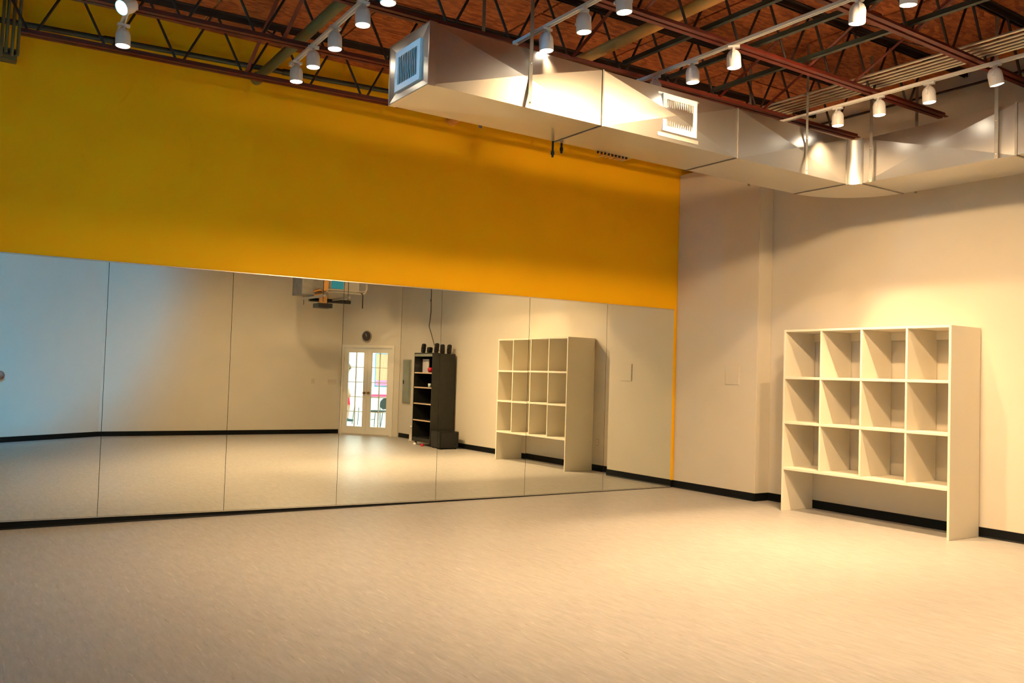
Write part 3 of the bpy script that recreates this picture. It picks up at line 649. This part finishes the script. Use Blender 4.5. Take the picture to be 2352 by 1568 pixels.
def satellite(x, y, lean, h, label, squat=False):
    r_ = thing('satellite_speaker', label, 'speaker', (x, y, TZ), 'satellite speakers on the tower'); r_.rotation_euler = (0, lean, 0)
    m = MB(); d_, wd = (0.040, 0.055) if squat else (0.034, 0.040)
    vs = [(sx * d_ * q, sy * wd * q, z) for z, q in ((0.006, 0.85), (0.03, 1.0), (h * 0.88, 1.0), (h, 0.72)) for sx, sy in ((-1, -1), (1, -1), (1, 1), (-1, 1))]
    fs = [(3, 2, 1, 0), (12, 13, 14, 15)] + [(i*4+k, i*4+(k+1) % 4, (i+1)*4+(k+1) % 4, (i+1)*4+k) for i in range(3) for k in range(4)]
    m._add(vs, fs); bevel(m.build('cabinet', 'black_plastic', r_), 0.005, 2)
    MB().lathe([(0.03, 0.0), (0.03, 0.004), (0.0, 0.006)], (-0.036, 0, h * 0.5), 16, (-1, 0, 0)).build('driver_grille', 'speaker_cloth', r_)
    MB().lathe([(0.04, 0), (0.036, 0.006), (0.0, 0.008)], (0, 0, 0), 14).build('foot', 'black_plastic', r_)
    return r_
satellite(-0.22, -7.02, 0.10, 0.19, 'black satellite speaker on the tower top at its far front corner')
satellite(-0.16, -6.86, 0.08, 0.12, 'squat black centre speaker lying low on the tower top', True)
satellite(-0.14, -6.62, 0.12, 0.20, 'black satellite speaker on the tower top beside the hanging cable')
satellite(-0.02, -6.56, -0.05, 0.19, 'black satellite speaker on the tower top, half cut by the mirror seam')
satellite(0.10, -6.52, 0.08, 0.19, 'black satellite speaker on the tower top nearest the wall')
# things standing on the tower shelves
o = MB().box((-0.012, -0.16, 0), (0.012, 0.16, 0.27)).build('binder', 'paper_white'); o.location = (-0.16, -6.99, 1.467); o.rotation_euler = (0, 0.0, 0.12); bevel(o, 0.003); tag(o, 'white folder standing on the top shelf of the black tower', 'binder')
root = thing('apple', 'red apple shaped jar on the top shelf of the black tower', 'jar', (-0.20, -6.72, 1.466))
MB().lathe([(0.0, 0.004), (0.025, 0.0), (0.048, 0.02), (0.060, 0.055), (0.055, 0.085), (0.035, 0.102), (0.012, 0.098), (0.0, 0.092)], (0, 0, 0), 24).build('body', 'apple_red', root)
MB().tube([(0, 0, 0.092), (0.004, 0.002, 0.115), (0.012, 0.004, 0.128)], 0.004, 6).build('stem', 'black_plastic', root)
root = thing('glass_tumbler', 'small pale glass on the second shelf of the black tower', 'glass', (-0.24, -6.66, 1.171))
MB().lathe([(0.0, 0.0), (0.026, 0.0), (0.033, 0.075), (0.030, 0.075), (0.024, 0.006), (0.0, 0.006)], (0, 0, 0), 18).build('bowl', 'glass_clear', root)
for x, y, mt, lab in ((-0.36, -6.98, 'paper_white', 'pale crumpled cloth on the floor under the black tower'), (-0.36, -6.66, 'apple_red', 'small red cap on the floor under the black tower')):
    o = MB().lathe([(0.0, 0.0), (0.030, 0.0), (0.034, 0.02), (0.024, 0.045), (0.0, 0.05)], (0, 0, 0), 10).build('floor_bit', mt); o.location = (x, y, 0); o.scale = (1, 1.3, 1); o.name = 'cloth' if 'cloth' in lab else 'cap'; tag(o, lab, 'cloth' if 'cloth' in lab else 'cap')
root = thing('subwoofer', 'black subwoofer box on the floor beside the tower', 'speaker', (-0.12, -6.19, 0)); off = root.location
bevel(MB(off).box((-0.33, -6.38, 0.02), (0.09, -6.0, 0.34)).build('cabinet', 'black_laminate', root), 0.008)
MB(off).box((-0.31, -6.0, 0.04), (0.07, -5.992, 0.32)).build('grille_cloth', 'speaker_cloth', root)
MB(off).lathe([(0.05, 0), (0.05, 0.006), (0.038, 0.006), (0.034, -0.02)], (0.01, -5.992, 0.09), 18, (0, 1, 0)).build('port', 'black_plastic', root)
for x in (-0.29, 0.05):
    for y in (-6.34, -6.04): MB(off).lathe([(0.018, 0), (0.018, 0.02)], (x, y, 0), 10).build('foot', 'black_plastic', root)
root = thing('pale_tube', 'slim pale cylinder with a white rounded top beside the black tower', 'stand', (0.02, -7.86, 0))  # plain tube shape, object not identified
MB().lathe([(0.0, 0.0), (0.075, 0.0), (0.08, 0.01), (0.055, 0.03), (0.05, 0.26), (0.052, 0.27), (0.046, 0.27), (0.044, 0.06), (0.0, 0.06)], (0, 0, 0), 20).build('tube', 'plate_ivory', root)
MB().lathe([(0.0, 0.0), (0.02, 0.006), (0.028, 0.028), (0.02, 0.05), (0.0, 0.056)], (-0.015, 0.0, 0.275), 16).tube([(-0.015, 0, 0.06), (-0.015, 0, 0.285)], 0.008, 8).build('knob', 'shirt_white', root)
# hanging cable, electrical panel
root = thing('speaker_cable', 'thin dark cable running down the right wall to the black tower', 'cable', (XR, -7.58, 2.0)); off = root.location
pts = [(XR - 0.008, -7.62, 4.6), (XR - 0.008, -7.62, 3.2), (XR - 0.010, -7.60, 2.75), (XR - 0.012, -7.66, 2.45), (XR - 0.010, -7.56, 2.3), (XR - 0.012, -7.40, 2.05), (XR - 0.02, -7.10, 1.90), (0.215, -6.9, 1.87)]
MB(off).tube(pts, 0.007, 6).build('cord', 'clock_face', root); MB(off).tube([(XR - 0.008, -7.62, 2.98), (XR - 0.008, -7.62, 3.02)], 0.013, 8).build('joiner', 'black_plastic', root)
root = thing('electrical_panel', 'grey green steel electrical panel on the right wall, seen in the mirror', 'panel', (XR, -8.60, 0.78)); off = root.location
bevel(MB(off).box((XR - 0.03, -8.78, 0.78), (XR, -8.42, 1.735)).build('frame', 'grey_panel', root), 0.004)
bevel(MB(off).box((XR - 0.042, -8.75, 0.81), (XR - 0.03, -8.45, 1.705)).build('door', 'grey_panel', root), 0.003)
MB(off).box((XR - 0.052, -8.72, 1.20), (XR - 0.042, -8.69, 1.28)).build('latch', 'black_plastic', root)
# wall clock above the doors
c = dg(0.66, 0, 2.25); root = thing('wall_clock', 'round wall clock with dark face above the double doors, seen in the mirror', 'clock', c)
MB().lathe([(0.118, 0.0), (0.128, 0.012), (0.126, 0.034), (0.112, 0.040), (0.108, 0.026)], (0, 0, 0), 36, NI).build('rim', 'clock_rim', root)
MB().lathe([(0.112, 0.024), (0.0, 0.025)], (0, 0, 0), 36, NI).build('face', 'clock_face', root)
def hand(ang, ln, wd, dep):
    s_ = -D; v = s_ * -math.sin(ang) + Vector((0, 0, 1)) * math.cos(ang); v = (D * -math.sin(ang)) + Vector((0, 0, math.cos(ang))); w_ = v.cross(NI)
    MB().beam(NI * dep - v * 0.015, NI * dep + v * ln, w_ * wd, NI * 0.001).build('hand', 'plate_ivory', root)
hand(math.radians(6), 0.058, 0.0045, 0.028); hand(math.radians(32), 0.085, 0.003, 0.031)
# suspended air handler near the rear wall
root = thing('air_handler', 'galvanised air handling unit hung on steel channels near the rear wall, seen in the mirror', 'machine', (-1.8, -8.2, 2.9)); off = root.location
bevel(MB(off).box((-2.47, -8.55, 2.95), (-1.92, -7.98, 3.62)).build('cabinet', 'flange_metal', root), 0.006)
bevel(MB(off).box((-1.91, -8.55, 3.08), (-1.25, -7.98, 3.62)).build('plenum', 'galvanised_dull', root), 0.006)
bevel(MB(off).box((-1.86, -7.98, 3.11), (-1.60, -7.965, 3.40)).build('blue_reflection', 'blue_reflection_paint', root), 0.003)  # blue plate painted in for blue light reflected off the metal
bevel(MB(off).box((-2.02, -7.978, 3.05), (-1.93, -7.94, 3.60)).build('access_strip', 'kraft_pipe', root), 0.003)  # orange colour stands in for warm light on the metal
for dz, dy in ((0, 0), (0.045, 0.06)):
    MB(off).tube([(-2.0, -7.90 + dy, 3.03 + dz), (-1.22, -7.90 + dy, 3.035 + dz), (-1.16, -7.90 + dy, 3.05 + dz), (-1.13, -7.90 + dy, 3.09 + dz), (-1.13, -7.90 + dy, 3.6)], 0.011, 8).build('refrigerant_pipe', 'conduit_metal', root)
MB(off).tube([(-2.24, -7.94, 3.02), (-2.12, -7.93, 3.06), (-2.04, -7.92, 3.02), (-2.12, -7.90, 2.96), (-2.24, -7.90, 2.94)], 0.026, 12).build('flue', 'warm_lit_metal', root)  # warm lamplight put into the pipe colour
for x in (-2.22, -1.70):
    m = MB(off); m.flat((x, -8.62, 2.905), (x, -7.40, 2.905), 0.041, 0.041); m.build('strut_channel', 'galvanised_dull', root)
    for y in (-8.55, -7.48): MB(off).tube([(x, y, 2.78), (x, y, 4.5)], 0.006, 6).build('threaded_rod', 'black_plastic', root)
bevel(MB(off).box((-2.17, -8.15, 2.70), (-1.87, -7.85, 2.79)).build('control_box', 'black_plastic', root), 0.004)
MB(off).box((-2.10, -8.02, 2.79), (-1.94, -7.98, 2.97)).build('bracket', 'warm_lit_metal', root)  # warm lamplight put into the bracket colour
MB(off).tube([(-2.2, -8.3, 2.88), (-1.3, -8.3, 2.88)], 0.04, 12).build('drain_pipe', 'black_plastic', root)
MB(off).tube([(-1.33, -7.6, 2.72), (-1.33, -7.6, 2.99), (-1.36, -7.62, 3.03)], 0.012, 8).build('sensor_stem', 'black_plastic', root)

# ------------------------------------------------------------------ lobby beyond the glazed doors
LZ = 3.0
struct(MB().box((-1.6, -17.0, -0.06), (5.2, -8.2, -0.052)).build('floor_lobby', 'lobby_tile'))
struct(MB().box((-1.6, -16.42, -0.05), (5.2, -16.3, LZ)).build('wall_lobby_back', 'lobby_paint'))
struct(MB().box((5.0, -16.3, -0.05), (5.12, -8.3, LZ)).build('wall_lobby_right', 'lobby_paint'))
struct(MB().box((-1.5, -16.3, -0.05), (-1.38, YB - T, LZ)).build('wall_lobby_left', 'lobby_paint'))
struct(MB().box((XR + T, -8.5, -0.05), (5.0, -8.38, LZ)).build('wall_lobby_front', 'lobby_paint'))
struct(MB().poly([(-1.5, -16.4), (5.1, -16.4), (5.1, -8.4), (0.5, -8.4), (0.5, -9.2), (-0.4, -10.42), (-1.5, -10.42)], LZ, LZ + 0.06).build('ceiling_lobby', 'lobby_paint'))
for x, y, lab in ((1.6, -14.6, 'glowing ceiling panel added for lobby daylight, nearer the lobby rear wall'), (1.2, -12.0, 'glowing ceiling panel added for lobby daylight, nearer the glazed doors')):
    root = thing('glow_panel', lab, 'lamp', (x, y, LZ), 'added lobby glow panels')
    MB().box((-0.62, -0.62, -0.03), (0.62, 0.62, 0.0)).build('frame', 'lobby_paint', root)
    MB().box((-0.58, -0.58, -0.034), (0.58, 0.58, -0.03)).build('glow_sheet', 'lobby_glow', root)  # added glowing sheet in place of daylight entering the lobby
FZ = -0.052
root = thing('poster', 'tall orange and pink poster on the lobby rear wall, seen through the right door', 'poster', (3.25, -16.29, 0.97))
MB().box((-0.22, 0, 0), (0.22, 0.012, 1.04)).build('border', 'poster_blue', root); MB().box((-0.195, 0.012, 0.03), (0.195, 0.016, 1.02)).build('print', 'poster_print', root)
MB().box((-0.195, 0.016, 0.04), (0.195, 0.018, 0.20)).build('banner', 'poster_pink', root)
o = MB().box((-0.12, 0, -0.035), (0.9, 0.03, 0.035)).build('chair_rail', 'pink_rail'); o.location = (3.0, -16.3, 0.69); tag(o, 'pink rail along the lobby rear wall below the poster', 'rail')
def chair(x, y, rz, label, pale=False):
    r_ = thing('lobby_chair', label, 'chair', (x, y, FZ), 'lobby chairs', (0, 0, rz))
    bevel(MB().box((-0.21, -0.21, 0.42), (0.21, 0.21, 0.455)).build('seat', 'seat_pale' if pale else 'chair_dark', r_), 0.012)
    m = MB(); pr_ = []
    for i in range(18):
        t = 2*PI*i/18; pr_.append((0.19 * math.cos(t), 0.64 + 0.15 * math.sin(t)))
    vs = [(a, -0.20, b) for a, b in pr_] + [(a, -0.225, b) for a, b in pr_]
    m._add(vs, [tuple(range(18)), tuple(range(18, 36))[::-1]] + [(i, 18+i, 18+(i+1) % 18, (i+1) % 18) for i in range(18)]); m.build('backrest', 'chair_dark', r_)
    for sx in (-1, 1):
        MB().tube([(sx*0.17, 0.18, 0.42), (sx*0.20, 0.22, 0.0)], 0.011, 7).build('leg', 'chair_metal', r_)
        MB().tube([(sx*0.16, -0.19, 0.62), (sx*0.17, -0.20, 0.42), (sx*0.20, -0.24, 0.0)], 0.011, 7).build('leg', 'chair_metal', r_)
    MB().tube([(-0.185, 0.2, 0.2), (0.185, 0.2, 0.2)], 0.008, 6).build('stretcher', 'chair_metal', r_)
    return r_
chair(1.50, -12.75, 2.6, 'dark round-backed lobby chair behind the right glazed door'); chair(2.02, -12.90, -0.2, 'dark lobby chair with a pale seat behind the right glazed door', True)
root = thing('side_table', 'thin-legged dark metal table frame in the lobby, seen through the left door', 'table', (1.60, -14.0, FZ))
MB().box((-0.2, -0.2, 0.48), (0.2, 0.2, 0.495)).build('table_top', 'seat_pale', root)
for sx in (-1, 1):
    for sy in (-1, 1): MB().tube([(sx*0.15, sy*0.15, 0.48), (sx*0.19, sy*0.19, 0)], 0.010, 6).build('leg', 'chair_metal', root)

# person in the lobby, standing side-on, facing right as mirrored
def person():
    J = {'pel': (0, 0, 0.92), 'sp': (0.01, 0, 1.10), 'ch': (0.02, 0, 1.30), 'nk': (0.03, 0, 1.44), 'nk2': (0.045, 0, 1.50), 'hd': (0.065, 0, 1.58), 'tp': (0.055, 0, 1.68)}
    E_ = [('pel','sp'),('sp','ch'),('ch','nk'),('nk','nk2'),('nk2','hd'),('hd','tp')]
    Rr = {'pel': (0.15,0.12), 'sp': (0.14,0.115), 'ch': (0.165,0.13), 'nk': (0.075,0.075), 'nk2': (0.055,0.055), 'hd': (0.080,0.095), 'tp': (0.062,0.072)}
    for s_, n in ((1, 'l'), (-1, 'r')):
        st = 0.06 * s_
        J.update({'hp'+n: (0, s_*0.085, 0.86), 'kn'+n: (0.03+st, s_*0.095, 0.49), 'an'+n: (st, s_*0.095, 0.09), 'hl'+n: (0.03+st, s_*0.095, 0.045), 'to'+n: (0.20+st, s_*0.10, 0.035)})
        E_ += [('pel','hp'+n),('hp'+n,'kn'+n),('kn'+n,'an'+n),('an'+n,'hl'+n),('hl'+n,'to'+n)]
        Rr.update({'hp'+n: (0.10,0.10), 'kn'+n: (0.058,0.058), 'an'+n: (0.040,0.040), 'hl'+n: (0.045,0.045), 'to'+n: (0.035,0.03)})
        J.update({'sh'+n: (0.02, s_*0.19, 1.38), 'el'+n: (-0.02, s_*0.24, 1.10), 'wr'+n: (0.06, s_*0.23, 0.87), 'pm'+n: (0.08, s_*0.23, 0.80)})
        E_ += [('ch','sh'+n),('sh'+n,'el'+n),('el'+n,'wr'+n),('wr'+n,'pm'+n)]
        Rr.update({'sh'+n: (0.065,0.065), 'el'+n: (0.043,0.043), 'wr'+n: (0.028,0.028), 'pm'+n: (0.035,0.022)})
        for q, (fx, fl) in enumerate(((-0.025, 0.065), (-0.008, 0.075), (0.010, 0.07), (0.026, 0.055))):
            J.update({'f%d'%q+n: (0.085+fx, s_*0.23, 0.765), 'g%d'%q+n: (0.090+fx, s_*0.225, 0.765-fl*0.55), 'h%d'%q+n: (0.092+fx, s_*0.215, 0.765-fl)})
            E_ += [('pm'+n,'f%d'%q+n),('f%d'%q+n,'g%d'%q+n),('g%d'%q+n,'h%d'%q+n)]
            Rr.update({'f%d'%q+n: (0.009,0.009), 'g%d'%q+n: (0.008,0.008), 'h%d'%q+n: (0.007,0.007)})
        J.update({'t1'+n: (0.115, s_*0.222, 0.80), 't2'+n: (0.128, s_*0.216, 0.77)}); E_ += [('pm'+n,'t1'+n),('t1'+n,'t2'+n)]; Rr.update({'t1'+n: (0.010,0.010), 't2'+n: (0.008,0.008)})
    ks = list(J); me = bpy.data.meshes.new('person'); me.from_pydata([J[k] for k in ks], [(ks.index(a), ks.index(b)) for a, b in E_], [])
    o = bpy.data.objects.new('body', me); COL.objects.link(o)
    md = o.modifiers.new('skin', 'SKIN'); md.use_smooth_shade = True
    for k, sv in zip(ks, me.skin_vertices[0].data): sv.radius = Rr[k]; sv.use_root = (k == 'pel')
    sb = o.modifiers.new('sub', 'SUBSURF'); sb.levels = sb.render_levels = 2
    dgp = bpy.context.evaluated_depsgraph_get(); dgp.update(); me2 = bpy.data.meshes.new_from_object(o.evaluated_get(dgp))
    bpy.data.objects.remove(o)
    r_ = thing('person', 'person in white shirt and red shorts standing side-on in the lobby beyond the left door', 'person', (1.69, -15.40, FZ)); r_.rotation_euler = (0, 0, 0.25)
    b = bpy.data.objects.new('body', me2); COL.objects.link(b); b.parent = r_
    me2.materials.clear()
    for mn in ('skin', 'shirt_white', 'shorts_red', 'shoe_dark'): me2.materials.append(MATS[mn])
    for p in me2.polygons:
        z = p.center.z; y = abs(p.center.y); p.use_smooth = True
        if z < 0.10: p.material_index = 3
        elif 0.50 < z < 0.93 and y < 0.195: p.material_index = 2
        elif 0.93 <= z < 1.455 and (y < 0.205 or z > 1.16): p.material_index = 1
        else: p.material_index = 0
    hp = MB(); hp.lathe([(0.0, 0.118), (0.045, 0.112), (0.078, 0.085), (0.093, 0.04), (0.094, 0.0), (0.085, -0.05), (0.070, -0.075)], (0.045, 0, 1.60), 20, (-0.35, 0, 1)); hp.build('hair', 'hair_brown', r_)
    ns = MB(); ns.lathe([(0.018, 0.0), (0.012, 0.02), (0.0, 0.032)], (0.145, 0, 1.575), 10, (1, 0, -0.35)); ns.build('nose', 'skin', r_)
    for s_ in (-1, 1):
        MB().lathe([(0.0, 0.006), (0.008, 0.004), (0.012, 0.0)], (0.128, s_ * 0.034, 1.605), 10, (1, s_ * 0.3, 0)).build('eye', 'shirt_white', r_)
        MB().lathe([(0.020, 0.0), (0.024, 0.008), (0.012, 0.014)], (0.055, s_ * 0.088, 1.585), 12, (0, s_, 0)).build('ear', 'skin', r_)
    MB().flat((0.134, -0.022, 1.528), (0.134, 0.022, 1.528), 0.012, 0.008).build('mouth', 'pink_rail', r_)
person()
